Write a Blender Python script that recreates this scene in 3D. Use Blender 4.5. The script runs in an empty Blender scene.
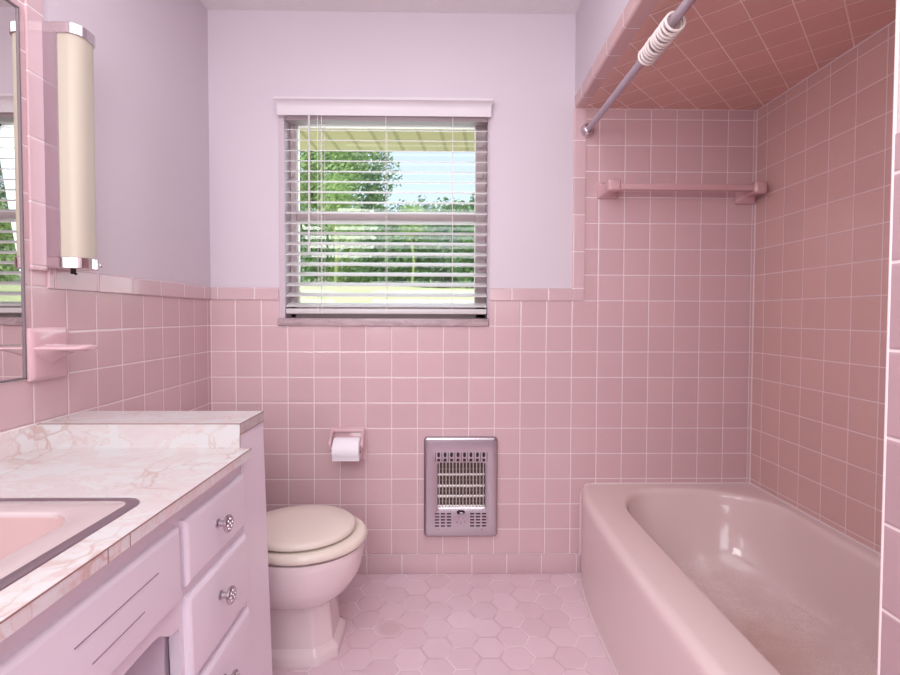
import bpy, bmesh, math, random
from mathutils import Vector, Matrix
random.seed(7)
C = bpy.context.scene.collection
PI = math.pi
scn = bpy.context.scene
scn.view_settings.view_transform = 'Standard'
scn.view_settings.look = 'None'
scn.view_settings.exposure = -0.06

# ------------------------------------------------------------------ measured room (metres)
D = 2.0959            # back wall
XL, XR = -0.978, 1.3362
ZC = 2.376            # ceiling
ZS = 1.986            # tiled soffit over the tub
ZCAP = 1.227          # top of the wainscot
ZG = 1.1758           # a tile joint
T = 0.1095            # tile pitch
YF = -1.25            # wall behind the camera
YW = 0.607            # near end of the tub alcove
XW = 0.558            # end face of the wing wall / header

# ------------------------------------------------------------------ colour and nodes
def lin(c):
    return tuple(((v/255)/12.92 if v/255 <= .04045 else ((v/255+.055)/1.055)**2.4) for v in c) + (1.0,)

class NT:
    def __init__(s, name):
        s.m = bpy.data.materials.new(name); s.m.use_nodes = True
        s.t = s.m.node_tree; s.t.nodes.clear()
        s.out = s.n('ShaderNodeOutputMaterial')
    def n(s, typ, **kw):
        nd = s.t.nodes.new(typ)
        for k, v in kw.items(): setattr(nd, k, v)
        return nd
    def put(s, sock, v):
        if hasattr(v, 'is_output') or isinstance(v, bpy.types.NodeSocket): s.t.links.new(v, sock)
        elif v is not None: sock.default_value = v
    def math(s, op, a, b=None, c=None):
        nd = s.n('ShaderNodeMath', operation=op)
        for i, v in enumerate((a, b, c)):
            if v is not None: s.put(nd.inputs[i], v)
        return nd.outputs[0]
    def vec(s, op, a, b=None):
        nd = s.n('ShaderNodeVectorMath', operation=op)
        s.put(nd.inputs[0], a)
        if b is not None: s.put(nd.inputs[1], b)
        return nd.outputs['Value'] if op in ('DOT_PRODUCT', 'LENGTH') else nd.outputs[0]
    def pos(s): return s.n('ShaderNodeNewGeometry').outputs['Position']
    def smooth(s, v, a, b, lo=0., hi=1.):
        nd = s.n('ShaderNodeMapRange', interpolation_type='SMOOTHSTEP')
        for i, x in enumerate((v, a, b, lo, hi)): s.put(nd.inputs[i], x)
        return nd.outputs[0]
    def mix(s, f, a, b, blend='MIX'):
        nd = s.n('ShaderNodeMix', data_type='RGBA', blend_type=blend)
        s.put(nd.inputs[0], f); s.put(nd.inputs[6], a); s.put(nd.inputs[7], b)
        return nd.outputs[2]
    def noise(s, vec, scale, detail=2., rough=.5, dist=0.):
        nd = s.n('ShaderNodeTexNoise')
        s.put(nd.inputs['Vector'], vec); nd.inputs['Scale'].default_value = scale
        nd.inputs['Detail'].default_value = detail; nd.inputs['Roughness'].default_value = rough
        nd.inputs['Distortion'].default_value = dist
        return nd.outputs['Fac']
    def bump(s, h, strength=.3, dist=.01):
        nd = s.n('ShaderNodeBump'); nd.inputs['Strength'].default_value = strength
        nd.inputs['Distance'].default_value = dist; s.put(nd.inputs['Height'], h)
        return nd.outputs[0]
    def bsdf(s, color, rough=.5, metal=0., normal=None, **kw):
        b = s.n('ShaderNodeBsdfPrincipled')
        s.put(b.inputs['Base Color'], color); s.put(b.inputs['Roughness'], rough); s.put(b.inputs['Metallic'], metal)
        if normal is not None: s.put(b.inputs['Normal'], normal)
        for k, v in kw.items(): s.put(b.inputs[k], v)
        s.t.links.new(b.outputs[0], s.out.inputs[0]); return b

def plain(name, c, rough=.5, metal=0., var=0., vscale=6., **kw):
    k = NT(name); col = lin(c)
    if var:
        f = k.noise(k.pos(), vscale, 3.)
        col = k.mix(f, tuple(x*(1-var) for x in col[:3])+(1,), tuple(min(1, x*(1+var)) for x in col[:3])+(1,))
    k.bsdf(col, rough, metal, **kw); return k.m

def tile_mat(name, A, B, a0, b0, ta=T, tb=T, c=(209,177,182), grout=(234,218,221), var=.035, gap=.0034, rough=.13, gf=1.0):
    k = NT(name); P = k.pos()
    u = k.math('DIVIDE', k.math('SUBTRACT', k.vec('DOT_PRODUCT', P, A), a0), ta)
    v = k.math('DIVIDE', k.math('SUBTRACT', k.vec('DOT_PRODUCT', P, B), b0), tb)
    def edge(w, t):
        f = k.math('FRACT', w)
        return k.math('MULTIPLY', k.math('MINIMUM', f, k.math('SUBTRACT', 1., f)), t)
    d = k.math('MINIMUM', edge(u, ta), edge(v, tb))
    m = k.smooth(d, gap*.35, gap*.75)
    cx = k.n('ShaderNodeCombineXYZ'); k.put(cx.inputs[0], k.math('FLOOR', u)); k.put(cx.inputs[1], k.math('FLOOR', v))
    wn = k.n('ShaderNodeTexWhiteNoise', noise_dimensions='2D'); k.put(wn.inputs['Vector'], cx.outputs[0])
    col = lin(c)
    tc = k.mix(wn.outputs['Value'], tuple(x*(1-var) for x in col[:3])+(1,), tuple(x*(1+var) for x in col[:3])+(1,))
    mot = k.noise(P, 70., 2.)
    tc = k.mix(k.math('MULTIPLY', mot, .16), tc, lin(tuple(min(255, x*1.1) for x in c)))
    cc = k.mix(m, k.mix(gf, tc, lin(grout)), tc)
    h = k.math('ADD', k.smooth(d, gap*.2, gap*.2+.005), k.math('MULTIPLY', k.noise(P, 14., 1.), .35))
    rgh = k.smooth(m, 0., 1., .7, rough)
    k.bsdf(cc, rgh, 0., k.bump(h, .28, .0035)); return k.m

X, Y, Z = (1,0,0), (0,1,0), (0,0,1)
TILE = (207,150,161)
M = {}
M['tile_back'] = tile_mat('pink square tile, back wall', X, Z, .6635, ZG, ta=.1098)
M['tile_alcove'] = tile_mat('pink square tile, tub end wall', X, Z, .6635, ZG, ta=.1098, c=(209,175,179))
M['tile_left'] = tile_mat('pink square tile, side wall', Y, Z, 1.1896, ZG)
M['tile_right'] = tile_mat('pink square tile, tub wall', Y, Z, 2.0284, ZG, c=(211,172,168), gf=.7)
M['tile_wing'] = tile_mat('pink square tile, wing wall', Y, Z, YW-.05, .9584-T*4, c=(178,148,154), grout=(222,206,208))  # same tile, colour darkened where the lamps overlight the wing wall
s2 = math.sqrt(.5)
M['tile_soffit'] = tile_mat('pink diagonal tile, soffit', (-.718,.696,0), (.696,.718,0), .157, 2.012, ta=.1047, tb=.1105, c=(222,174,164), grout=(246,216,208), gf=1.)
M['tile_base'] = tile_mat('pink base tile', X, Z, .43, -.6, ta=.150, tb=5., c=(208,178,184))
M['nose_x'] = tile_mat('pink edge tile along wall', X, Z, -.79, -3., ta=.155, tb=9., c=(209,179,185))
M['nose_y'] = tile_mat('pink edge tile along side wall', Y, Z, 1.255, -3., ta=.155, tb=9., c=(209,179,185))
M['nose_z'] = tile_mat('pink edge tile upright', Z, X, 1.227, -3., ta=.156, tb=9., c=(209,178,183))
M['nose_zl'] = tile_mat('pink edge tile upright side wall', Z, X, 1.2255, -3., ta=.152, tb=9., c=(214,184,190))
M['nose_s'] = tile_mat('pink edge tile under header', Y, X, 1.5135, -3., ta=.158, tb=9., c=(206,170,170))

def hexfloor():
    k = NT('pink hexagon floor tile'); P = k.pos()
    F, cs = .1037, .0868
    sep = k.n('ShaderNodeSeparateXYZ'); k.put(sep.inputs[0], P)
    px = k.math('DIVIDE', k.math('SUBTRACT', sep.outputs[0], -.1865), cs/.8660254)
    py = k.math('DIVIDE', k.math('SUBTRACT', sep.outputs[1], 1.7206), F)
    def cand(ox, oy):
        ax = k.math('SUBTRACT', px, ox); ay = k.math('SUBTRACT', py, oy)
        ix = k.math('FLOOR', k.math('ADD', k.math('DIVIDE', ax, 1.7320508), .5))
        iy = k.math('FLOOR', k.math('ADD', ay, .5))
        gx = k.math('SUBTRACT', ax, k.math('MULTIPLY', ix, 1.7320508)); gy = k.math('SUBTRACT', ay, iy)
        ag = k.math('ABSOLUTE', gx); bg = k.math('ABSOLUTE', gy)
        d = k.math('MAXIMUM', bg, k.math('ADD', k.math('MULTIPLY', ag, .8660254), k.math('MULTIPLY', bg, .5)))
        idn = k.math('ADD', k.math('MULTIPLY', ix, 7.13), k.math('ADD', k.math('MULTIPLY', iy, 3.71), ox*11.7))
        return d, idn
    d1, i1 = cand(0., 0.); d2, i2 = cand(.8660254, .5)
    first = k.math('LESS_THAN', d1, d2)
    d = k.math('MINIMUM', d1, d2)
    idn = k.math('ADD', k.math('MULTIPLY', first, i1), k.math('MULTIPLY', k.math('SUBTRACT', 1., first), i2))
    e = k.math('MULTIPLY', k.math('SUBTRACT', .5, d), F)
    wn = k.n('ShaderNodeTexWhiteNoise', noise_dimensions='1D'); k.put(wn.inputs['W'], idn)
    tc = k.mix(wn.outputs['Value'], lin((226,198,208)), lin((234,207,217)))
    # one worn, greyer tile
    worn = k.smooth(k.vec('LENGTH', k.vec('SUBTRACT', P, (-.183,1.722,0))), .03, .052, .45, 0.)
    tc = k.mix(worn, tc, lin((196,162,166)))
    tc = k.mix(k.math('MULTIPLY', k.noise(P, 5., 4.), .3), tc, lin((218,190,199)))
    m = k.smooth(e, .0012, .0030)
    gn = k.noise(P, 9., 2.)
    gc = k.mix(k.smooth(gn, .42, .58), lin((208,176,184)), lin((238,218,223)))
    col = k.mix(m, gc, tc)
    h = k.math('ADD', k.smooth(e, .0008, .006), k.math('MULTIPLY', k.noise(P, 18., 1.), .3))
    k.bsdf(col, k.smooth(m, 0., 1., .7, .26), 0., k.bump(h, .3, .003)); return k.m
M['floor'] = hexfloor()

def paint(name, c, rough=.5, bscale=90., bs=.05):
    k = NT(name); P = k.pos()
    f = k.noise(P, 2.2, 3.); col = lin(c)
    cc = k.mix(f, tuple(x*.97 for x in col[:3])+(1,), tuple(min(1, x*1.03) for x in col[:3])+(1,))
    k.bsdf(cc, rough, 0., k.bump(k.noise(P, bscale, 3.), bs, .004)); return k.m
M['paint'] = paint('pale pink wall paint', (215,203,212), .5)
M['paint_dim'] = paint('wall paint darkened on partition', (208,188,190), .5)  # same wall paint, darkened in colour to offset strong lamp light here
M['ceiling'] = paint('stippled ceiling paint', (240,234,236), .8, 75., .9)
M['cab'] = paint('pink lavender cabinet enamel', (240,230,241), .3, 40., .03)
M['cab_in'] = paint('pink cabinet interior', (232,214,228), .6, 40., .03)
M['caulk'] = plain('white caulk', (228,209,210), .5, var=.04)
M['chrome'] = plain('chrome', (214,208,212), .12, 1., var=.03)
M['chrome_dull'] = plain('brushed steel', (190,183,188), .26, 1., var=.05)
M['steel_band'] = plain('sink rim steel', (178,164,174), .35, 1., var=.04)
M['bright_steel'] = plain('polished reflector', (225,222,220), .2, 1.)
M['channel'] = plain('lavender steel channel', (200,190,198), .25, 1., var=.03)
M['guard'] = plain('grey wire guard', (206,196,192), .4, .2)
M['dim'] = plain('heater back panel', (84,68,66), .6)
M['frame'] = plain('dark mirror frame', (132,118,124), .55, .3)
M['rail'] = plain('head rail with painted shade', (146,128,132), .5)  # shadow under the valance is put into this grey
M['knob'] = plain('worn chrome knob', (196,186,192), .24, 1., var=.1, vscale=300.)
M['dark'] = plain('dark recess', (38,30,32), .7)
M['dark_red'] = plain('faded red marking', (170,80,90), .6)
M['element'] = plain('heater coil', (150,128,118), .5, .3)
M['ceramic'] = plain('pink glazed ceramic', (214,176,183), .1, var=.03, **{'Coat Weight': .3})
M['toilet'] = plain('pink vitreous china', (238,220,223), .08, var=.02)
M['seat'] = plain('cream toilet seat plastic', (236,224,212), .2, var=.02)
M['white_blind'] = plain('white blind slat', (212,208,209), .4, var=.02)
M['valance'] = plain('white valance', (222,214,219), .4, var=.01)
M['cord'] = plain('white cord', (236,230,228), .6)
M['sash'] = plain('weathered window sash paint', (210,192,195), .55, var=.10, vscale=14.)
M['jamb'] = plain('grey pink window jamb paint', (205,188,198), .5, var=.06, vscale=12.)
M['cream_glass'] = plain('cream glass shade', (192,181,167), .5, var=.02, vscale=3.)
M['paper'] = plain('toilet paper', (244,240,246), .9, var=.02, vscale=60.)
M['card'] = plain('cardboard tube', (190,160,130), .9)
M['rod'] = plain('grey lavender curtain rod', (186,170,182), .35, .35, var=.05)
M['bar'] = plain('pink towel bar glaze', (208,168,172), .18, var=.04)
M['sink'] = plain('pale pink sink enamel', (186,168,170), .1, var=.02)
M['sink_in'] = plain('sink enamel with painted bounce tint', (184,154,154), .1, var=.02)  # same enamel, pinker inside: light bouncing within the bowl is painted in
M['eave'] = plain('pale green eave boards', (244,230,204), .6, var=.05, vscale=3.)
M['eave_line'] = plain('darker eave batten', (214,204,172), .7)  # battens a little darker than the eave boards
M['bark'] = plain('tree bark', (104,92,70), .9, var=.25, vscale=20.)
M['bark_y'] = plain('yellowish sapling bark', (140,150,100), .9, var=.25, vscale=20.)

def tubmat():
    k = NT('pink bathtub enamel'); P = k.pos()
    sep = k.n('ShaderNodeSeparateXYZ'); k.put(sep.inputs[0], P)
    c = lin((228,204,203))
    low = k.smooth(sep.outputs[2], .095, .17, 1., 0.)
    inside = k.smooth(sep.outputs[0], .68, .74)
    n1 = k.noise(P, 190., 3., .7); n2 = k.noise(P, 6., 3., .6)
    f = k.math('MULTIPLY', k.math('MULTIPLY', low, inside), k.smooth(k.math('ADD', k.math('MULTIPLY', n1, .5), k.math('MULTIPLY', n2, .5)), .38, .66, 0., .62))
    c2 = k.mix(f, c, lin((244,228,228)))
    st = k.smooth(k.vec('LENGTH', k.vec('SUBTRACT', P, (1.0,1.50,.09))), .06, .24, .6, 0.)
    c2 = k.mix(st, c2, lin((212,178,166)))
    k.bsdf(c2, k.smooth(f, 0., .6, .09, .4), 0.); return k.m
M['tub'] = tubmat()

def laminate(name, g=1.):
    L_ = lambda c: lin(tuple(min(252, v*g) for v in c))
    k = NT(name); P = k.pos()
    w = k.n('ShaderNodeTexNoise'); w.inputs['Scale'].default_value = 5.; w.inputs['Detail'].default_value = 4.
    k.put(w.inputs['Vector'], P)
    pv = k.vec('ADD', k.vec('MULTIPLY', P, (1.5,.9,1.5)), k.vec('MULTIPLY', w.outputs['Color'], (.35,.35,.35)))
    v = k.n('ShaderNodeTexVoronoi', feature='DISTANCE_TO_EDGE'); v.inputs['Scale'].default_value = 9.; k.put(v.inputs['Vector'], pv)
    vein = k.smooth(v.outputs['Distance'], 0., .07, 1., 0.)
    vein = k.math('MULTIPLY', vein, k.smooth(k.noise(P, 7., 3.), .42, .66))
    v2 = k.n('ShaderNodeTexNoise'); v2.inputs['Scale'].default_value = 9.; v2.inputs['Detail'].default_value = 6.; v2.inputs['Distortion'].default_value = 1.6
    k.put(v2.inputs['Vector'], k.vec('MULTIPLY', P, (1.,1.8,1.)))
    cloud = k.smooth(v2.outputs['Fac'], .38, .7)
    c = k.mix(cloud, L_((200,198,199)), L_((198,184,185)))
    fine = k.smooth(k.math('ABSOLUTE', k.math('SUBTRACT', v2.outputs['Fac'], .5)), 0., .022, .45, 0.)
    c = k.mix(fine, c, L_((194,162,156)))
    c = k.mix(k.math('MULTIPLY', vein, .6), c, L_((176,136,126)))
    k.bsdf(c, .32, 0.); return k.m
M['laminate'] = laminate('pink marbled laminate')
M['laminate_lit'] = laminate('pink marbled laminate edging', 1.17)  # same laminate, extra light painted into the side-facing surfaces
M['groove'] = plain('shadowed groove', (150,118,138), .6)
M['seam'] = plain('laminate edge seam', (150,112,106), .6)

def stone():
    k = NT('grey pink marble sill'); P = k.pos()
    f = k.smooth(k.noise(k.vec('MULTIPLY', P, (1.,2.,4.)), 9., 6., .6, 1.5), .35, .68)
    k.bsdf(k.mix(f, lin((196,172,178)), lin((164,142,148))), .35, 0.); return k.m
M['stone'] = stone()

def mirror():
    k = NT('mirror silvering'); k.bsdf(lin((228,226,224)), .01, 1.); return k.m
M['mirror'] = mirror()

def glass():
    k = NT('window glass')
    t = k.n('ShaderNodeBsdfTransparent'); t.inputs[0].default_value = (.93,.96,.95,1)
    g = k.n('ShaderNodeBsdfGlossy'); g.inputs['Roughness'].default_value = .02
    fr = k.n('ShaderNodeFresnel'); fr.inputs[0].default_value = 1.45
    mx = k.n('ShaderNodeMixShader'); k.put(mx.inputs[0], fr.outputs[0])
    k.t.links.new(t.outputs[0], mx.inputs[1]); k.t.links.new(g.outputs[0], mx.inputs[2]); k.t.links.new(mx.outputs[0], k.out.inputs[0])
    return k.m
M['glass'] = glass()

def ringmat():
    k = NT('frosted clear plastic')
    b = k.bsdf(lin((244,232,228)), .25, 0.); b.inputs['Transmission Weight'].default_value = .15; b.inputs['IOR'].default_value = 1.3
    return k.m
M['ring'] = ringmat()

def leafmat(name, a, b):
    k = NT(name); oi = k.n('ShaderNodeNewGeometry')
    c = k.mix(oi.outputs['Random Per Island'], lin(a), lin(b))
    d = k.n('ShaderNodeBsdfDiffuse'); k.put(d.inputs[0], c)
    t = k.n('ShaderNodeBsdfTranslucent'); k.put(t.inputs[0], c)
    mx = k.n('ShaderNodeMixShader'); mx.inputs[0].default_value = .4
    k.t.links.new(d.outputs[0], mx.inputs[1]); k.t.links.new(t.outputs[0], mx.inputs[2]); k.t.links.new(mx.outputs[0], k.out.inputs[0])
    return k.m
M['leaf1'] = leafmat('dark green leaves', (88,124,84), (150,184,128))
M['leaf2'] = leafmat('light green leaves', (134,168,106), (200,220,160))
M['leaf3'] = leafmat('blue green leaves', (96,130,106), (156,184,150))

def lawn():
    k = NT('sunlit lawn'); P = k.pos()
    f = k.noise(P, 2.5, 6., .65); g = k.noise(P, 40., 3.)
    c = k.mix(f, lin((178,192,132)), lin((240,240,208)))
    c = k.mix(k.math('MULTIPLY', g, .4), c, lin((140,170,90)))
    k.bsdf(c, .9, 0., k.bump(g, .5, .05)); return k.m
M['lawn'] = lawn()

# ------------------------------------------------------------------ mesh helpers
def new(): return bmesh.new()
def merge(bm, t):
    me = bpy.data.meshes.new('tmp'); t.to_mesh(me); bm.from_mesh(me); bpy.data.meshes.remove(me); t.free()
def box(bm, x0, x1, y0, y1, z0, z1, bev=0., seg=2):
    t = new(); bmesh.ops.create_cube(t, size=1.)
    for v in t.verts: v.co = Vector((x0+(v.co.x+.5)*(x1-x0), y0+(v.co.y+.5)*(y1-y0), z0+(v.co.z+.5)*(z1-z0)))
    if bev: bmesh.ops.bevel(t, geom=list(t.edges), offset=bev, segments=seg, profile=.5, affect='EDGES', clamp_overlap=True)
    merge(bm, t); return bm
def loft(bm, loops, cap0=True, cap1=True, closed=True):
    vs = [[bm.verts.new(p) for p in lp] for lp in loops]
    n = len(vs[0])
    for a, b in zip(vs, vs[1:]):
        for i in range(n if closed else n-1):
            j = (i+1) % n
            try: bm.faces.new((a[i], a[j], b[j], b[i]))
            except ValueError: pass
    if cap0: bm.faces.new(list(reversed(vs[0])))
    if cap1: bm.faces.new(vs[-1])
    return bm
def frame_of(d):
    d = Vector(d).normalized(); u = d.orthogonal().normalized(); return d, u, d.cross(u)
def lathe(bm, o, axis, prof, n=32, cap0=True, cap1=True):
    d, u, v = frame_of(axis); o = Vector(o)
    loft(bm, [[o + d*h + (u*math.cos(2*PI*i/n) + v*math.sin(2*PI*i/n))*r for i in range(n)] for r, h in prof], cap0, cap1); return bm
def cyl(bm, a, b, r, n=20, r1=None):
    a, b = Vector(a), Vector(b); return lathe(bm, a, b-a, [(r, 0), (r if r1 is None else r1, (b-a).length)], n)
def tube(bm, pts, r, n=12):
    pts = [Vector(p) for p in pts]; loops = []; u = None
    for i, p in enumerate(pts):
        d = (pts[min(i+1, len(pts)-1)] - pts[max(i-1, 0)]).normalized()
        u = d.orthogonal().normalized() if u is None else (u - d*u.dot(d)).normalized()
        v = d.cross(u); loops.append([p + (u*math.cos(2*PI*k/n)+v*math.sin(2*PI*k/n))*r for k in range(n)])
    return loft(bm, loops)
def torus(bm, c, axis, R, r, n=32, m=10):
    d, u, v = frame_of(axis); c = Vector(c); vs = []
    for i in range(n):
        a = 2*PI*i/n; e = u*math.cos(a)+v*math.sin(a)
        vs.append([bm.verts.new(c + e*(R+r*math.cos(2*PI*j/m)) + d*r*math.sin(2*PI*j/m)) for j in range(m)])
    for i in range(n):
        for j in range(m):
            bm.faces.new((vs[i][j], vs[(i+1)%n][j], vs[(i+1)%n][(j+1)%m], vs[i][(j+1)%m]))
    return bm
def prism(bm, poly, axis, a, b):
    """poly: 2-D points; axis 'x': points are (y,z); 'y': (x,z); 'z': (x,y)"""
    def P(p, h): return {'x': (h, p[0], p[1]), 'y': (p[0], h, p[1]), 'z': (p[0], p[1], h)}[axis]
    return loft(bm, [[P(p, a) for p in poly], [P(p, b) for p in poly]])
def rrect(x0, x1, y0, y1, r, n=6):
    pts = []
    for cx, cy, a0 in ((x1-r, y1-r, 0), (x0+r, y1-r, 90), (x0+r, y0+r, 180), (x1-r, y0+r, 270)):
        for i in range(n+1):
            a = math.radians(a0 + 90*i/n); pts.append((cx+r*math.cos(a), cy+r*math.sin(a)))
    return pts
def quad(bm, *p): bm.faces.new([bm.verts.new(q) for q in p]); return bm

ORG = {}
def finish(bm, name, mats, smooth=35):
    bmesh.ops.recalc_face_normals(bm, faces=bm.faces)
    me = bpy.data.meshes.new(name); bm.to_mesh(me); bm.free()
    for m in (mats if isinstance(mats, (list, tuple)) else [mats]): me.materials.append(m)
    if smooth:
        me.polygons.foreach_set('use_smooth', [True]*len(me.polygons)); me.set_sharp_from_angle(angle=math.radians(smooth))
    return me
def obj(name, bm, mats, parent=None, smooth=35, origin=None):
    """geometry is given in world metres; stored relative to the thing's base"""
    off = ORG[parent.name] if parent else Vector(origin or (0, 0, 0))
    bmesh.ops.translate(bm, verts=bm.verts, vec=-off)
    o = bpy.data.objects.new(name, finish(bm, name, mats, smooth)); C.objects.link(o)
    if parent: o.parent = parent
    else: o.location = off
    ORG[o.name] = off
    return o
def tag(o, label, cat, group=None, kind=None):
    o['label'] = label; o['category'] = cat
    if group: o['group'] = group
    if kind: o['kind'] = kind
    return o
def thing(name, label, cat, loc, group=None):
    o = bpy.data.objects.new(name, None); C.objects.link(o); o.location = loc; ORG[o.name] = Vector(loc)
    o.empty_display_size = .05
    return tag(o, label, cat, group)
def struct(name, bm, mats, smooth=35, parent=None, label=None):
    o = obj(name, bm, mats, parent, smooth)
    if parent is None: o['kind'] = 'structure'
    if label: o['label'] = label
    return o
def faces_mat(bm, idx):
    for f in bm.faces: f.material_index = idx
def add_mat(bm, fn, idx):
    n0 = set(bm.faces); fn(bm)
    for f in bm.faces:
        if f not in n0: f.material_index = idx

# ------------------------------------------------------------------ room shell
b = new(); box(b, XL-.1, XR+.1, YF-.1, D+.1, -.08, 0.); struct('floor', b, M['floor'], 0)
b = new(); box(b, XL-.1, XR+.1, YF-.1, D+.16, ZC, ZC+.08); struct('ceiling', b, M['ceiling'], 0)

WX0, WX1, WZ0, WZ1 = -.687, .199, 1.065, 1.985      # window opening
def wall_back():
    b = new()
    def slab(x0, x1, z0, z1, i):
        add_mat(b, lambda bb: box(bb, x0, x1, D, D+.15, z0, z1), i)
    slab(XL-.1, WX0, 0, ZCAP-.01, 0); slab(XL-.1, WX0, ZCAP-.01, ZC, 1)
    slab(WX0, WX1, 0, WZ0, 0); slab(WX0, WX1, WZ1, ZC, 1)
    slab(WX1, XW, 0, ZCAP-.01, 0); slab(WX1, XW, ZCAP-.01, ZC, 1)
    slab(XW, XR+.1, 0, ZS, 2); slab(XW, XR+.1, ZS, ZC, 1)
    struct('wall_back', b, [M['tile_back'], M['paint'], M['tile_alcove']], 0, label='pink tiled wall with pale painted plaster above')
wall_back()
YM = 1.2375                                            # edge of the tiled mirror surround
b = new()
add_mat(b, lambda bb: box(bb, XL-.1, XL, YF, YM, 0, 2.06), 0)
add_mat(b, lambda bb: box(bb, XL-.1, XL, YM, D, 0, ZCAP-.01), 0)
add_mat(b, lambda bb: box(bb, XL-.1, XL, YM, D, ZCAP-.01, ZC), 1)
add_mat(b, lambda bb: box(bb, XL-.1, XL, YF, YM, 2.06, ZC), 1)
struct('wall_left', b, [M['tile_left'], M['paint']], 0)
b = new(); box(b, XR, XR+.1, YW-.02, D, 0, ZC); struct('wall_right', b, M['tile_right'], 0)
b = new()
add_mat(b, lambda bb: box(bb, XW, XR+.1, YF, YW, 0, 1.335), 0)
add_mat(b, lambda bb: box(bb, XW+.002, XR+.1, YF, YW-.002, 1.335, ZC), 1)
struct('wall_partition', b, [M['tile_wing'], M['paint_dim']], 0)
b = new(); box(b, XL-.1, XR+.1, YF-.1, YF, 0, ZC); struct('wall_front', b, M['paint'], 0)
# header over the tub: tiled underside, plaster face
b = new()
add_mat(b, lambda bb: box(bb, .597, XR, YW, D, ZS, ZC), 0)
add_mat(b, lambda bb: prism(bb, [(.542, YW), (.5575, D), (.597, D), (.597, YW)], 'z', ZS+.03, ZC), 1)
struct('ceiling_alcove', b, [M['tile_soffit'], M['paint']], 0, label='diagonal pink tile soffit over the bathtub')
# bullnose under the header
b = new()
pr = [(.599, ZS+.03), (.599, ZS-.0005)] + [(.555-.010*math.sin(a), ZS+.0095-.010*math.cos(a)) for a in [i*PI/16 for i in range(9)]] + [(.5445, ZS+.050), (.548, ZS+.053), (.556, ZS+.053), (.556, ZS+.03)]
loft(b, [[(x+(dx if x < .57 else 0), y, z) for x, z in pr] for y, dx in ((YW, -.006), (1.4, .001), (D-.0005, .012))]); struct('trim_1', b, M['nose_s'])
# wainscot caps and bullnose strips
def capprof(h0, h1, t=.006, n=5):      # (out, z)
    return [(0, h0), (t, h0)] + [(t*math.cos(a), h1-t+t*math.sin(a)) for a in [i*PI/2/n for i in range(n+1)]]
def cap_back(name, x0, x1):
    b = new(); loft(b, [[(x, D-o, z) for o, z in capprof(ZG, ZCAP)] for x in (x0, x1)]); struct(name, b, M['nose_x'])
cap_back('trim_2', XL, WX0-.004); cap_back('trim_3', WX1+.004, XW)
b = new(); loft(b, [[(XL+o, y, z) for o, z in capprof(ZG, ZCAP)] for y in (YM, D-.006)]); struct('trim_4', b, M['nose_y'])
b = new(); loft(b, [[(x, D-o, z) for x, o in [(.604, 0), (.604, .006)] + [(.559-.006*math.sin(a), .006*math.cos(a)) for a in [i*PI/10 for i in range(6)]]] for z in (ZG, ZS)]); struct('trim_5', b, M['nose_z'])
b = new(); loft(b, [[(XL+o, y, z) for y, o in [(1.186, 0), (1.186, .006)] + [(YM-.006+.006*math.sin(a), .006*math.cos(a)) for a in [i*PI/10 for i in range(6)]]] for z in (ZCAP-.01, 2.06)]); struct('trim_6', b, M['nose_zl'])
b = new(); box(b, XL, .599, D-.010, D, 0, .0808, .004); struct('baseboard_back', b, M['tile_base'])
# caulk lines
def caulk(name, pts, r=.003):
    b = new(); tube(b, pts, r, 8); struct(name, b, M['caulk'])
caulk('trim_7', [(XR, D,   .385), (XR, D, ZS)], .0035)
caulk('trim_8', [(XR, YW, ZS), (XR, D, ZS)], .0035)
caulk('trim_9', [(.60, D, ZS), (XR, D, ZS)], .003)
caulk('trim_10', [(XW+.001, YW, .0), (XW+.001, YW, ZC)], .0022)
caulk('trim_11', [(XL, D, .0), (XL, D, ZCAP)], .0025)

# ------------------------------------------------------------------ window
b = new()
for x0, x1, z0, z1 in ((WX0, WX0+.024, 1.098, 1.985), (WX1-.009, WX1, 1.098, 1.985), (WX0, WX1, 1.975, 1.985)):
    box(b, x0, x1, D-.004, D+.15, z0, z1, .0015, 1)
win = obj('window_1', b, M['jamb']); win['kind'] = 'structure'
b = new()
for x0, x1, z0, z1 in ((-.663, -.639, 1.098, 1.975), (.144, .190, 1.098, 1.975), (-.663, .19, 1.098, 1.164), (-.663, .19, 1.945, 1.975)):
    box(b, x0, x1, 2.17, 2.235, z0, z1, .003, 2)
box(b, -.639, .144, 2.182, 2.232, 1.527, 1.567, .003, 2)
for z in (1.85, 1.30, 1.20, 1.72): box(b, .150, .176, 2.160, 2.171, z-.012, z+.012, .002, 1); box(b, -.660, -.645, 2.160, 2.171, z-.012, z+.012, .002, 1)
struct('window_frame', b, M['sash'], parent=win)
b = new(); box(b, -.64, .146, 2.205, 2.209, 1.16, 1.95); struct('window_pane', b, M['glass'], parent=win)
b = new(); box(b, -.694, .197, D-.012, D+.15, 1.065, 1.098, .003, 2); struct('window_sill', b, M['stone'], parent=win, label='grey-pink marble window sill')

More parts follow.
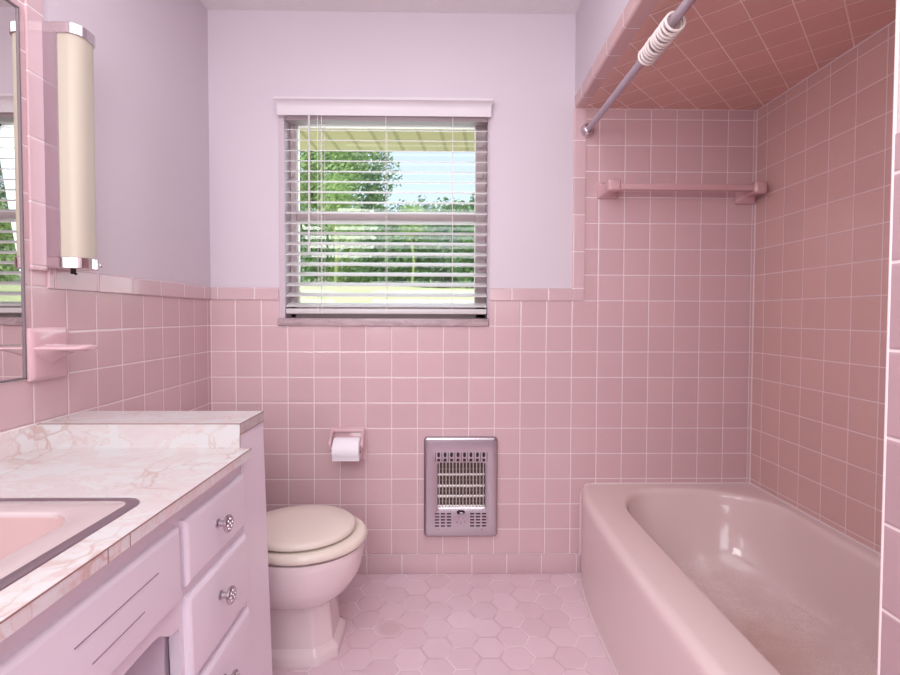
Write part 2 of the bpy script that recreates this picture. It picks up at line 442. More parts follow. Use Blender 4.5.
# ------------------------------------------------------------------ venetian blind
bl = thing('venetian_blind', 'white two-inch venetian blind with crown valance hanging in the window', 'blind', (-.232, 2.085, 1.114))
def rectz(x0, x1, y0, y1, z): return [(x0, y0, z), (x1, y0, z), (x1, y1, z), (x0, y1, z)]
b = new()
va = [(0, .026, 1.936), (.001, .027, 1.950), (.001, .027, 1.958), (.003, .029, 1.972), (.009, .034, 1.983), (.017, .042, 1.990), (.021, .046, 1.992), (.022, .048, 1.9935), (.022, .048, 2.0025), (.018, .045, 2.004)]
loft(b, [rectz(-.684-e*.35, .200+e*.35, D-.004-p, D-.001, z) for e, p, z in va]); obj('valance', b, M['valance'], bl)
b = new(); box(b, -.652, .186, 2.076, 2.110, 1.922, 1.975, .003); box(b, -.652, .186, 2.066, 2.111, 1.9155, 1.9205); obj('head_rail', b, M['rail'], bl)
b = new()
for k in range(18):
    zc = 1.1544 + k*.04284
    pts = []
    for s in range(7):
        w = (s/6-.5)*.050; zz = .0016*(1-(2*w/.05)**2)
        a = math.radians(-19); pts.append((2.085 - w*math.cos(a), zc + w*math.sin(a) + zz))
    up = [(p[0], p[1]+.0013) for p in pts]; dn = [(p[0], p[1]-.0013) for p in reversed(pts)]
    prism(b, up+dn, 'x', -.651, .1855)
obj('slat_panel', b, M['white_blind'], bl)
b = new(); box(b, -.651, .1855, 2.061, 2.111, 1.116, 1.138, .004); obj('bottom_rail', b, M['white_blind'], bl)
for x in (-.508, -.235, .0415):
    b = new()
    for dx in ((-.008, .008) if x < -.4 else (0,)):
        for y in (2.0595, 2.111): box(b, x+dx-.0009, x+dx+.0009, y-.0008, y+.0008, 1.117, 1.935)
    for k in range(18):
        zc = 1.1544 + k*.04284
        box(b, x-.0009, x+.0009, 2.0595, 2.111, zc-.0145, zc-.0135)
    obj('ladder_cord', b, M['cord'], bl)
b = new(); cyl(b, (-.547, 2.045, 1.93), (-.549, 2.045, 1.385), .0042, 10); cyl(b, (-.549, 2.045, 1.392), (-.549, 2.045, 1.370), .0055, 10); obj('tilt_wand', b, M['white_blind'], bl)

# ------------------------------------------------------------------ vanity
SH = .024
def shear(bm):
    for v in bm.verts: v.co.x += SH*max(0, (.8-v.co.z))/.8
    return bm
def sobj(name, bm, m, parent, **k): return obj(name, shear(bm), m, parent, **k)
XF = -.487
va_ = thing('vanity_cabinet', 'pink painted vanity cabinet with drawers under the marbled countertop', 'cabinet', (-.73, .6, 0))
b = new()
box(b, XF-.02, XF, .892, 1.183, 0, .767)
box(b, XF-.02, XF, -.12, .31, 0, .767)
arc = [(.892, .767), (.31, .767), (.31, .538), (.325, .5385), (.337, .541), (.350, .548), (.362, .557), (.374, .563), (.388, .5655), (.41, .566)]
arc += [(.792, .566), (.814, .5655), (.828, .563), (.840, .557), (.852, .548), (.865, .541), (.877, .5385), (.892, .538)]
prism(b, arc, 'x', XF-.02, XF)
sobj('face_frame', b, M['cab'], va_, smooth=25)
b = new(); box(b, -.9655, XF, 1.191, 1.3416, 0, .823, .002, 1); sobj('end_panel', b, M['cab'], va_)
b = new()
box(b, -.97, XF-.02, .892, .907, .0, .765); box(b, -.97, XF-.02, .295, .31, .0, .765); box(b, -.972, -.962, -.12, 1.183, 0, .762)
box(b, -.962, XF-.02, .31, .892, .06, .075); box(b, -.97, XF-.02, -.12, -.105, .0, .765)
obj('inner_panel', b, M['cab_in'], va_)
def drawer_front(y0, y1, z0, z1, x0=XF, t=.014):
    bb = new(); rings = []
    for e, h in ((0, 0), (0, .0065), (.0015, .0095), (.005, .0125), (.008, .0137), (.010, t)):
        rings.append([(x0+h, y, z) for y, z in ((y0+e, z0+e), (y1-e, z0+e), (y1-e, z1-e), (y0+e, z1-e))])
    return loft(bb, rings)
for z0, z1 in ((.607, .730), (.424, .585), (.240, .406), (.07, .220)):
    dr = sobj('drawer', drawer_front(.905, 1.176, z0, z1), M['cab'], va_, smooth=20)
    kz = (z0+z1)/2 + .005 + (.012 if z1 < .7 else 0); kx = XF+.014
    b = new(); lathe(b, (kx, 1.026, kz), X, [(.010, -.002), (.010, .002), (.0065, .004), (.0065, .016), (.0165, .0185), (.0185, .021), (.0182, .0245), (.0155, .0268)], 24)
    for k in range(8):      # petals pressed in the face
        a = 2*PI*k/8; lathe(b, (kx+.0262, 1.026+0.0105*math.cos(a), kz+.0105*math.sin(a)), X, [(.0042, 0), (.0034, .0020), (.001, .0028)], 8)
    lathe(b, (kx+.0265, 1.026, kz), X, [(.0042, 0), (.0035, .002), (.001, .003)], 12)
    sobj('knob', b, M['knob'], dr, )['label'] = 'round chrome drawer knob'
# false front with two incised lines per side
def false_front():
    bb = drawer_front(.317, .886, .594, .728)
    t = new()
    def gro(y0, y1, z):
        box(bb, XF+.0132, XF+.0148, y0, y1, z-.0032, z-.0014); 
    for y0, y1, z in ((.625, .812, .682), (.655, .772, .641), (.365, .56, .676), (.40, .53, .633)): gro(y0, y1, z)
    t.free(); return bb
fr = sobj('false_drawer', false_front(), M['cab'], va_, smooth=20)
b = new()
for y0, y1, z in ((.625, .812, .682), (.655, .772, .641), (.365, .56, .676), (.40, .53, .633)): box(b, XF+.0130, XF+.0144, y0, y1, z-.0013, z+.0007)
sobj('groove', b, M['groove'], fr)

# ------------------------------------------------------------------ countertop
ZT = .789
ct = thing('countertop', 'pink marbled laminate countertop with raised ledge at its far end', 'countertop', (-.72, .6, ZT-.021))
SX0, SX1, SY0, SY1 = -.930, -.511, .345, .859            # sink rim
def plate_with_hole(bm, x0, x1, y0, y1, z0, z1, hole):
    def outer(pt):
        cx, cy = (SX0+SX1)/2, (SY0+SY1)/2; dx, dy = pt[0]-cx, pt[1]-cy
        s = min(((x1-cx)/dx if dx > 0 else (x0-cx)/dx) if abs(dx) > 1e-9 else 1e9, ((y1-cy)/dy if dy > 0 else (y0-cy)/dy) if abs(dy) > 1e-9 else 1e9)
        return (cx+dx*s, cy+dy*s)
    import_corners = [(x1, y1), (x0, y1), (x0, y0), (x1, y0)]
    cx, cy = (SX0+SX1)/2, (SY0+SY1)/2
    pts = [(p, outer(p)) for p in hole]
    # snap the nearest ray to every outer corner
    out = [q for _, q in pts]
    for c in import_corners:
        i = min(range(len(out)), key=lambda i: (out[i][0]-c[0])**2 + (out[i][1]-c[1])**2); out[i] = c
    L = lambda ps, z: [(x, y, z) for x, y in ps]
    loops = [L(hole, z0), L(out, z0), L(out, z1), L(hole, z1)]
    loft(bm, loops + [loops[0]], False, False)
    bmesh.ops.remove_doubles(bm, verts=bm.verts, dist=1e-6)
def dense(poly, step=.012):
    o = []
    for i, p in enumerate(poly):
        q = poly[(i+1) % len(poly)]; d = math.dist(p, q); n = max(1, int(d/step))
        for k in range(n): o.append((p[0]+(q[0]-p[0])*k/n, p[1]+(q[1]-p[1])*k/n))
    return o
hole = dense(rrect(SX0+.006, SX1-.006, SY0+.006, SY1-.006, .030))
b = new(); plate_with_hole(b, -.966, -.4605, -.14, 1.183, ZT-.021, ZT, hole); obj('worktop', b, M['laminate'], ct, smooth=20)
b = new(); box(b, -.4605, -.459, -.14, 1.183, ZT-.021, ZT); obj('front_edge', b, M['laminate_lit'], ct)
b = new(); box(b, -.4600, -.4583, -.14, 1.1835, ZT-.0012, ZT+.0004)
box(b, -.966, -.4845, 1.1822, 1.1836, .8478, .8496); box(b, -.4853, -.4838, 1.1822, 1.1836, .823, .849); box(b, -.4853, -.4838, 1.183, 1.342, .8478, .8495); box(b, -.4853, -.4838, 1.183, 1.342, .8222, .8232)
for y in (.675, .723): box(b, -.4592, -.4585, y, y+.0012, ZT-.021, ZT)
obj('edge_seam', b, M['seam'], ct)
b = new(); box(b, -.976, -.966, -.14, 1.3416, ZT-.02, .849, .001, 1); obj('backsplash', b, M['laminate_lit'], ct)
b = new()
prism(b, [(-.966, ZT), (-.4865, ZT), (-.4865, .823), (-.4848, .823), (-.4848, .849), (-.966, .849)], 'y', 1.1832, 1.1905)
box(b, -.966, -.4848, 1.1905, 1.3416, .823, .849)
obj('raised_ledge', b, M['laminate'], ct, smooth=20)

# ------------------------------------------------------------------ sink
sk = thing('bathroom_sink', 'pale pink rectangular sink with steel rim set in the countertop', 'sink', (-.72, .6, .64))
def L3(poly, z): return [(x, y, z) for x, y in poly]
def rr(i, r): return dense_n(rrect(SX0+i, SX1-i, SY0+i, SY1-i, r, 8))
def dense_n(p): return p
b = new(); loft(b, [L3(rr(.0, .036), ZT+.0002), L3(rr(.001, .035), ZT+.0022), L3(rr(.006, .031), ZT+.0034), L3(rr(.017, .022), ZT+.0032), L3(rr(.0205, .020), ZT+.0020), L3(rr(.0205, .020), ZT-.004), L3(rr(.0, .036), ZT+.0002)], False, False)
bmesh.ops.remove_doubles(b, verts=b.verts, dist=1e-6)
obj('rim', b, M['steel_band'], sk)['label'] = 'steel band around the sink'
def bowl(x0, x1, y0, y1, r, z): return L3(rrect(x0, x1, y0, y1, r, 8), z)
b = new()
BX0, BX1, BY0, BY1 = -.86, -.578, .425, .790
loft(b, [L3(rr(.016, .026), ZT-.006), L3(rr(.0165, .023), ZT+.0012), L3(rr(.020, .022), ZT+.0034), bowl(BX0-.007, BX1+.007, BY0-.007, BY1+.007, .060, ZT+.0030), bowl(BX0-.002, BX1+.002, BY0-.002, BY1+.002, .058, ZT+.0008),
         bowl(BX0, BX1, BY0, BY1, .056, ZT-.005), bowl(BX0+.006, BX1-.006, BY0+.006, BY1-.006, .055, ZT-.020), bowl(BX0+.022, BX1-.022, BY0+.022, BY1-.022, .055, ZT-.085), bowl(BX0+.04, BX1-.04, BY0+.045, BY1-.045, .06, ZT-.120),
         bowl(BX0+.075, BX1-.075, BY0+.09, BY1-.09, .06, ZT-.138), bowl(-.745, -.695, .58, .63, .0249, ZT-.143)], False, True)
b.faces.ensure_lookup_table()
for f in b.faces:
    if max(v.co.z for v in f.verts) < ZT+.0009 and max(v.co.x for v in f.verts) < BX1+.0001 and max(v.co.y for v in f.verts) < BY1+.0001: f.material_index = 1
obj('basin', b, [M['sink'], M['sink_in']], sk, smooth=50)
b = new(); lathe(b, (-.72, .605, ZT-.1435), Z, [(.026, 0), (.026, .003), (.02, .0035), (.008, .002)], 24); obj('drain', b, M['chrome'], sk)
b = new(); lathe(b, (BX1-.0095, .745, ZT-.030), (-1, 0, .25), [(.007, 0), (.007, .002), (.004, .003)], 14); obj('overflow_ring', b, M['chrome'], sk)

# ------------------------------------------------------------------ mirror
mr = thing('wall_mirror', 'large wall mirror recessed in the pink tile above the countertop', 'mirror', (XL, .5, .958))
b = new(); box(b, XL-.0015, XL+.0012, -.15, 1.1635, .963, 1.811); obj('mirror_glass', b, M['mirror'], mr, 0)
b = new()
for y0, y1, z0, z1 in ((1.1620, 1.168, .958, 1.816), (-.16, -.15, .958, 1.816), (-.16, 1.168, .958, .963), (-.16, 1.168, 1.811, 1.816)):
    box(b, XL-.001, XL+.0045, y0, y1, z0, z1, .0012, 1)
obj('mirror_frame', b, M['frame'], mr)

# ------------------------------------------------------------------ wall sconce
sc = thing('wall_sconce', 'tall chrome wall light with cream glass shade beside the mirror', 'wall light', (XL, 1.277, 1.2235))
def dprof(x0, x1, y0, y1, r, n=10):
    pts = [(x0, y0)]
    for i in range(n+1): a = -PI/2 + PI/2*i/n; pts.append((x1-r*.85+r*.85*math.cos(a), y0+r+r*math.sin(a)))
    for i in range(n+1): a = PI/2*i/n; pts.append((x1-r*.85+r*.85*math.cos(a), y1-r+r*math.sin(a)))
    return pts + [(x0, y1)]
S0, S1, SXO = 1.228, 1.312, -.886
for nm, z0, z1 in (('top_cap', 1.7935, 1.8215), ('bottom_cap', 1.2235, 1.2520)):
    b = new(); loft(b, [L3(dprof(XL+.0005, SXO-e, S0+e, S1-e, .036), z) for e, z in ((.002, z0), (0, z0+.002), (0, z1-.002), (.002, z1))]); obj(nm, b, M['chrome'], sc)
b = new(); loft(b, [L3(dprof(-.941, SXO-.004, S0+.004, S1-.004, .033), z) for z in (1.251, 1.7945)]); obj('glass_shade', b, M['cream_glass'], sc, smooth=30)
b = new(); box(b, XL+.0005, -.9415, S0+.001, S1-.001, 1.2515, 1.794); box(b, -.9425, -.9385, S0+.0005, S0+.004, 1.2515, 1.794); obj('back_channel', b, M['channel'], sc)
b = new(); cyl(b, (XL+.035, 1.277, 1.2245), (XL+.035, 1.277, 1.2135), .006, 12); tube(b, [(XL+.035, 1.277, 1.217), (XL+.042, 1.275, 1.212), (XL+.05, 1.268, 1.213)], .002, 8); obj('pull_switch', b, M['dark'], sc)
b = new(); lathe(b, (SXO-.012, 1.308, 1.238), (.8, .5, 0), [(.005, 0), (.005, .004), (.003, .006)], 12); obj('screw', b, M['chrome_dull'], sc)

# ------------------------------------------------------------------ ceramic tumbler shelf
sd = thing('ceramic_shelf', 'pink glazed ceramic tumbler shelf on the tiles beside the mirror', 'soap dish', (XL, 1.245, .95))
b = new()
def yz(y0, y1, z0, z1, r, x): return [(x, y, z) for y, z in rrect(y0, y1, z0, z1, r, 5)]
PY0, PY1, PZ0, PZ1 = 1.168, 1.286, .950, 1.078
loft(b, [yz(PY0, PY1, PZ0, PZ1, .006, XL+.0002), yz(PY0, PY1, PZ0, PZ1, .006, XL+.008), yz(PY0+.004, PY1-.004, PZ0+.004, PZ1-.004, .006, XL+.013), yz(PY0+.012, PY1-.012, PZ0+.012, PZ1-.012, .008, XL+.0155)])
obj('wall_plate', b, M['ceramic'], sd)
b = new()
CYS = (PY0+PY1)/2; loops = []
for i in range(13):             # rounded slab that leaves the plate, thick at the wall
    t = i/12; xx = XL+.010+.104*t
    hw = .052*(1-max(0, (t-.5)/.5)**3*.5) ; th = .0080*(1-.25*t) + .0015; drop = .036*max(0, 1-t*1.5)**1.6*1.
    if t == 1: hw, th = .022, .0045
    cut = 1-.55*max(0, 1-t*1.5)**1.2*1.
    loops.append([(xx, CYS+hw*math.cos(a)*(1. if math.sin(a) >= -.05 else cut+(1-cut)*(1+math.sin(a))), 1.028 + (th*math.sin(a) if math.sin(a) > 0 else (th+drop)*math.sin(a))) for a in [2*PI*k/28 for k in range(28)]])
loft(b, loops); obj('shelf_tray', b, M['ceramic'], sd, smooth=60)

# ------------------------------------------------------------------ toilet
TY = 1.655
tl = thing('toilet', 'pink toilet with cream seat and lid between the vanity and tiled wall', 'toilet', (-.55, TY, 0))
def egg(cx, af, ab, hw, z, n=96, p=2.0):
    o = []
    for i in range(n):
        a = 2*PI*i/n; c, s = math.cos(a), math.sin(a)
        cc = math.copysign(abs(c)**(2/p), c); ss = math.copysign(abs(s)**(2/p), s)
        o.append((cx + (af if c > 0 else ab)*cc, TY + hw*ss, z))
    return o
def octo(x0, x1, hw, ch, z, n=96):
    poly = [(x1, -hw+ch), (x1, hw-ch), (x1-ch, hw), (x0, hw), (x0, -hw), (x1-ch, -hw)]
    cx = -.46; o = []
    for i in range(n):
        a = 2*PI*i/n; dx, dy = math.cos(a), math.sin(a); best = 1e9
        for k in range(len(poly)):
            (ax, ay), (bx, by) = poly[k], poly[(k+1) % len(poly)]
            ex, ey = bx-ax, by-ay; den = dx*ey-dy*ex
            if abs(den) < 1e-12: continue
            t = ((ax-cx)*ey-(ay)*ex)/den; u = ((ax-cx)*dy-(ay)*dx)/den
            if t > 0 and -1e-9 <= u <= 1+1e-9: best = min(best, t)
        o.append((cx+dx*best, TY+dy*best, z))
    return o
b = new()
loft(b, [octo(-.78, -.338, .126, .056, 0), octo(-.78, -.338, .126, .056, .024), octo(-.78, -.342, .122, .054, .032), octo(-.78, -.357, .106, .048, .045), octo(-.78, -.364, .101, .046, .10), octo(-.78, -.370, .102, .046, .165),
         egg(-.46, .100, .30, .108, .176, p=2.6), egg(-.46, .124, .30, .132, .187, p=2.2), egg(-.46, .156, .30, .157, .212), egg(-.46, .178, .30, .170, .248), egg(-.46, .190, .30, .177, .285), egg(-.46, .195, .30, .180, .318), egg(-.46, .196, .30, .181, .335), egg(-.46, .193, .30, .178, .345), egg(-.46, .14, .16, .12, .345), egg(-.46, .13, .15, .11, .33), egg(-.46, .09, .1, .07, .24)], True, True)
obj('bowl', b, M['toilet'], tl, smooth=40)
b = new(); loft(b, [egg(-.46, .190, .20, .174, .3500), egg(-.46, .203, .205, .186, .3555), egg(-.46, .206, .206, .188, .363), egg(-.46, .204, .203, .186, .373), egg(-.46, .196, .194, .178, .380), egg(-.46, .185, .184, .168, .382), egg(-.46, .125, .11, .105, .380), egg(-.46, .115, .10, .095, .366), egg(-.46, .12, .105, .10, .3500), egg(-.46, .190, .20, .174, .3500)] , False, False)
bmesh.ops.remove_doubles(b, verts=b.verts, dist=1e-6)
obj('seat', b, M['seat'], tl, smooth=50)
b = new(); loft(b, [egg(-.47, .166, .20, .160, .3880), egg(-.47, .175, .20, .169, .3905), egg(-.47, .176, .20, .170, .3985), egg(-.47, .172, .195, .166, .4050), egg(-.47, .160, .185, .154, .4090), egg(-.47, .105, .12, .10, .412), egg(-.47, .045, .05, .04, .413)])
obj('lid', b, M['seat'], tl, smooth=50)
for sy in (-.07, .07):
    b = new(); box(b, -.695, -.655, TY+sy-.02, TY+sy+.02, .345, .396, .006); obj('hinge', b, M['seat'], tl)
b = new(); box(b, XL+.004, -.775, TY-.235, TY+.235, .345, .690, .02, 4); obj('tank', b, M['toilet'], tl)
b = new(); box(b, XL+.003, -.765, TY-.243, TY+.243, .690, .722, .010, 3); obj('tank_lid', b, M['toilet'], tl)
b = new(); lathe(b, (-.775, TY-.17, .64), X, [(.014, -.002), (.014, .006), (.008, .012)], 16); box(b, -.768, -.760, TY-.175, TY-.10, .633, .645, .003); obj('flush_lever', b, M['chrome'], tl)

# ------------------------------------------------------------------ toilet paper
tp = thing('toilet_paper_holder', 'pink ceramic toilet paper holder on the back wall tiles', 'paper holder', (-.40, D, .56))
b = new()
def xz(x0, x1, z0, z1, r, y): return [(x, y, z) for x, z in rrect(x0, x1, z0, z1, r, 5)]
HX0, HX1, HZ0, HZ1 = -.470, -.326, .492, .633
loft(b, [xz(HX0, HX1, HZ0, HZ1, .006, D-.0002), xz(HX0, HX1, HZ0, HZ1, .006, D-.008), xz(HX0+.006, HX1-.006, HZ0+.006, HZ1-.006, .006, D-.013)])
box(b, HX0+.004, HX1-.004, D-.026, D-.008, HZ1-.018, HZ1-.002, .005, 3)
obj('wall_plate', b, M['ceramic'], tp)
for x in (HX0+.006, HX1-.006):
    b = new(); loops = []
    for t in [i/8 for i in range(9)]:
        y = D-.010-.064*t; zc = .618-.044*t**1.5; hz = .016-.004*t
        loops.append([(x+.0075*math.cos(a), y, zc+hz*math.sin(a)) for a in [2*PI*k/16 for k in range(16)]])
    loft(b, loops); obj('arm', b, M['ceramic'], tp, smooth=60)
RY, RZ = 2.030, .557
b = new(); cyl(b, (HX0+.010, RY, RZ), (HX1-.010, RY, RZ), .008, 16); obj('roller', b, M['ceramic'], tp)
rl = thing('toilet_paper_roll', 'white toilet paper roll hanging on the pink ceramic holder', 'toilet paper', (-.4, RY, RZ))
b = new(); rx0, rx1 = -.447, -.337
lathe(b, (rx0, RY, RZ), X, [(.0195, .001), (.044, .001), (.0465, .0025), (.0475, .006), (.0475, rx1-rx0-.006), (.0465, rx1-rx0-.0025), (.044, rx1-rx0-.001), (.0195, rx1-rx0-.001), (.0195, .001)], 48, False, False)
sh = [(-.0480*math.sin(a), .0480*math.cos(a)) for a in [math.radians(60+i*9) for i in range(8)]] + [(-.038, -.040)]
loft(b, [[(x, RY+p[0], RZ+p[1]) for p in sh] + [(x, RY+p[0]*.985, RZ+p[1]*.985) for p in reversed(sh)] for x in (rx0+.001, rx1-.001)])
obj('paper', b, M['paper'], rl, smooth=50)
b = new(); lathe(b, (rx0+.0005, RY, RZ), X, [(.0195, 0), (.0195, rx1-rx0-.001), (.0180, rx1-rx0-.001), (.0180, 0), (.0195, 0)], 32, False, False); obj('cardboard_tube', b, M['card'], rl)

# ------------------------------------------------------------------ wall heater
hx = lambda p: -.0771 + (p-424)*(.3154/73); hz = lambda p: .5946 - (p-436)*(.4303/99)
wh = thing('wall_heater', 'chrome electric wall heater set low in the back wall tiles', 'heater', (hx(460.5), D, hz(535)))
OX0, OX1, OZ0, OZ1 = hx(437.6), hx(484.4), hz(505.5), hz(461.2)
HXa, HXb, HZa, HZb = hx(424), hx(497), hz(535), hz(436)
b = new()
lo = [xz(HXa+e, HXb-e, HZa+e, HZb-e, .016-e*.5, D-h) for e, h in ((0, .0), (0, .012), (.002, .017), (.006, .0205), (.010, .0215))]
lo += [xz(OX0-e, OX1+e, OZ0-e, OZ1+e, .008+e*.5, D-h) for e, h in ((.003, .0215), (.0, .0195), (.0, .004))]
loft(b, lo, False, False); obj('face_plate', b, M['chrome_dull'], wh)
b = new(); box(b, OX0-.002, OX1+.002, D-.0055, D-.003, OZ0-.002, OZ1+.002); obj('back_panel', b, M['dim'], wh)
b = new()
for py in (473., 484.4, 494.6, 504.6):
    z = hz(py); loft(b, [[(x, D-.005, z-.011), (x, D-.011, z-.007), (x, D-.0145, z), (x, D-.011, z+.004), (x, D-.005, z+.006)] for x in (OX0+.001, OX1-.001)])
obj('reflector', b, M['bright_steel'], wh)
for py in (468., 478.8, 489.5, 500.):
    b = new(); z = hz(py); pts = []
    n = 26*6
    for i in range(n+1):
        a = 2*PI*26*i/n; pts.append((OX0+.004+(OX1-OX0-.008)*i/n, D-.0105+.003*math.cos(a), z+.004*math.sin(a)))
    tube(b, pts, .0007, 5); obj('heating_coil', b, M['element'], wh)
b = new()
for k in range(14):
    x = OX0 + (OX1-OX0)*(k+.5)/14; cyl(b, (x, D-.0180, OZ0-.001), (x, D-.0180, OZ1+.001), .0021, 6)
for z in (OZ0+(OZ1-OZ0)*.5,): cyl(b, (OX0, D-.0176, z), (OX1, D-.0176, z), .001, 6)
obj('wire_guard', b, M['guard'], wh)
b = new()
for k in range(8):
    x = hx(438.6+k*6.35); prism(b, [(p[0], p[1]) for p in rrect(x-.0058, x+.0058, hz(455.6), hz(451.0), .0055, 4)], 'y', D-.0222, D-.0214)
    box(b, x-.0058, x+.0058, D-.0222, D-.0214, hz(459.8), hz(457.2))
for k in range(9):
    x = hx(438.6+k*6.35-3.17); box(b, x-.0010, x+.0010, D-.0222, D-.0214, hz(459.8), hz(451.0))
obj('top_vent', b, M['dark'], wh)
for cols in ((437.2, 443., 448.9), (471.8, 477.6, 483.5)):
    b = new()
    for cx in cols:
        for py in (511.5, 514.5, 517.5, 520.5, 523.6): box(b, hx(cx)-.0088, hx(cx)+.0088, D-.0222, D-.0214, hz(py+.62), hz(py-.62))
    obj('louver_vent', b, M['dark'], wh)
b = new(); prism(b, rrect(hx(456.6), hx(464.6), hz(512), hz(508), .0085, 5), 'y', D-.0226, D-.0214); obj('switch_slot', b, M['dark'], wh)
b = new(); box(b, hx(459.2), hx(463.2), D-.030, D-.0222, hz(511), hz(509.4), .0015); obj('switch', b, M['chrome_dull'], wh)
b = new()
for px, py in ((456.8, 520), (458.2, 515.8), (460.6, 520.8), (464, 519.6), (463, 516)): lathe(b, (hx(px), D-.0213, hz(py)), (0, -1, 0), [(.0022, 0), (.0022, .0006)], 8)
obj('dial_mark', b, M['dark_red'], wh)
for px, py in ((439, 444.6), (482.4, 444.6), (438.6, 527.4), (481.4, 527.4), (438.6, 508), (482, 508)):
    b = new(); lathe(b, (hx(px), D-.0213, hz(py)), (0, -1, 0), [(.0042, 0), (.0036, .0014), (.0012, .002)], 10); obj('screw', b, M['chrome_dull'], wh)

# ------------------------------------------------------------------ bathtub
YA, YB = YW+.002, D-.004
def xout(y):
    s = min(y-YA, YB-y); return .600 - .058*(1-math.exp(-max(s, 0)/.2))
def poly_outer():
    p = []
    n = 60
    for i in range(n+1): y = YB-(YB-YA)*i/n; p.append((xout(y), y))
    return [(XR-.002, YB)] + p + [(XR-.002, YA)]
TC = (.99, 1.36)
def ray_poly(poly, ang):
    dx, dy = math.cos(ang), math.sin(ang); best = 0
    for k in range(len(poly)):
        (ax, ay), (bx, by) = poly[k], poly[(k+1) % len(poly)]
        ex, ey = bx-ax, by-ay; den = dx*ey-dy*ex
        if abs(den) < 1e-12: continue
        t = ((ax-TC[0])*ey-(ay-TC[1])*ex)/den; u = ((ax-TC[0])*dy-(ay-TC[1])*dx)/den
        if t > 0 and -1e-9 <= u <= 1+1e-9: best = max(best, t)
    return (TC[0]+dx*best, TC[1]+dy*best)
def cornered(x0, x1, y0, y1, rad, n=14):    # radii: NE (x1,y1), NW, SW, SE as (rx, ry)
    pts = []
    for (sx, sy, a0), (rx, ry) in zip(((1, 1, 0), (-1, 1, 90), (-1, -1, 180), (1, -1, 270)), rad):
        cx = x1-rx if sx > 0 else x0+rx; cy = y1-ry if sy > 0 else y0+ry
        for i in range(n+1):
            a = math.radians(a0+90*i/n); pts.append((cx+rx*math.cos(a), cy+ry*math.sin(a)))
    return pts
OP = poly_outer()
INN = cornered(.694, 1.302, .668, 2.042, ((.30, .24), (.20, .29), (.15, .15), (.22, .2)))
BOT = cornered(.760, 1.275, .80, 1.925, ((.34, .36), (.28, .3), (.2, .22), (.26, .26)))
angs = sorted([2*PI*i/180 for i in range(180)] + [math.atan2(y-TC[1], x-TC[0]) % (2*PI) for x, y in ((XR-.002, YB), (.600, YB), (.600, YA), (XR-.002, YA))])
po = [ray_poly(OP, a) for a in angs]; pi_ = [ray_poly(INN, a) for a in angs]; pb = [ray_poly(BOT, a) for a in angs]
front = [1. if (p[0] < xout(min(max(p[1], YA), YB))+.004) else 0. for p in po]
ZR = .385
loops = [[(x, y, 0.) for x, y in po], [(x+.004*f, y, .02) for (x, y), f in zip(po, front)], [(x, y, ZR-.04) for x, y in po]]
RR = .034
for k in range(1, 8):
    a = PI/2*k/7; loops.append([(max(x, xout(min(max(y, YA), YB))+RR*(1-math.cos(a))), y, ZR-RR*.9+RR*.9*math.sin(a)) for (x, y) in po])
edge = loops[-1]
loops.append([(e[0]+(q[0]-e[0])*.55, e[1]+(q[1]-e[1])*.55, ZR-.001) for e, q in zip(edge, pi_)])
def toward(p, q, t): return (p[0]+(q[0]-p[0])*t, p[1]+(q[1]-p[1])*t)
def inset(q, d):
    l = math.dist(q, TC); return (TC[0]+(q[0]-TC[0])*(1-d/l), TC[1]+(q[1]-TC[1])*(1-d/l))
loops.append([(*inset(q, -.012), ZR-.002) for q in pi_])
for k in range(1, 7):
    a = PI/2*k/6; loops.append([(*inset(q, -.012+.022*math.sin(a)), ZR-.002-.026*(1-math.cos(a))) for q in pi_])
q2 = [inset(q, .010) for q in pi_]
for t, z in ((.06, .33), (.14, .285), (.24, .235), (.36, .19), (.5, .153), (.66, .124), (.83, .104), (1., .093)):
    loops.append([(*toward(p, r, t), z) for p, r in zip(q2, pb)])
for t, z in ((.2, .088), (.5, .085), (.85, .082)):
    loops.append([(*toward(r, TC, t), z) for r in pb])
b = new(); loft(b, loops, False, True); tubo = obj('tub_body', b, M['tub'], thing('bathtub', 'pink enamelled bathtub with bowed apron filling the tiled alcove', 'bathtub', (.95, 1.35, 0)), smooth=40)
tb = tubo.parent
b = new(); lathe(b, (.985, .93, .083), Z, [(.032, 0), (.032, .003), (.02, .004), (.006, .002)], 24); obj('drain', b, M['chrome'], tb)
# caulk round the tub
cpts = [(xout(y), y, .002) for y in [YB-(YB-YA)*i/40 for i in range(41)]]
caulk('trim_12', cpts, .0045)
caulk('trim_13', [(.601, D, .0), (.600, D, .33), (.605, D, .36), (.622, D, .382), (.66, D, .387), (XR, D, .387), (XR, 1.9, .387), (XR, YW, .387)], .0045)

# ------------------------------------------------------------------ towel bar
tw = thing('towel_bar', 'pink ceramic towel bar with square posts on the tub end wall', 'towel bar', (.985, D, 1.64))
for cx, cz, hx_, hz_ in ((.698, 1.641, .693, 1.640), (1.286, 1.6225, 1.2895, 1.634)):
    b = new()
    loft(b, [xz(cx-.043, cx+.043, cz-.034, cz+.034, .008, D-.0002), xz(cx-.043, cx+.043, cz-.034, cz+.034, .008, D-.012), xz(cx-.036, cx+.036, cz-.028, cz+.028, .010, D-.020),
             xz(hx_-.026, hx_+.026, hz_-.024, hz_+.024, .010, D-.032), xz(hx_-.024, hx_+.024, hz_-.023, hz_+.023, .010, D-.075), xz(hx_-.026, hx_+.026, hz_-.025, hz_+.025, .010, D-.085), xz(hx_-.025, hx_+.025, hz_-.024, hz_+.024, .010, D-.108), xz(hx_-.018, hx_+.018, hz_-.018, hz_+.018, .009, D-.114)])
    obj('bracket', b, M['bar'], tw)
b = new(); box(b, .700, 1.282, D-.104, D-.078, 1.622, 1.648, .004, 3); obj('bar', b, M['bar'], tw)

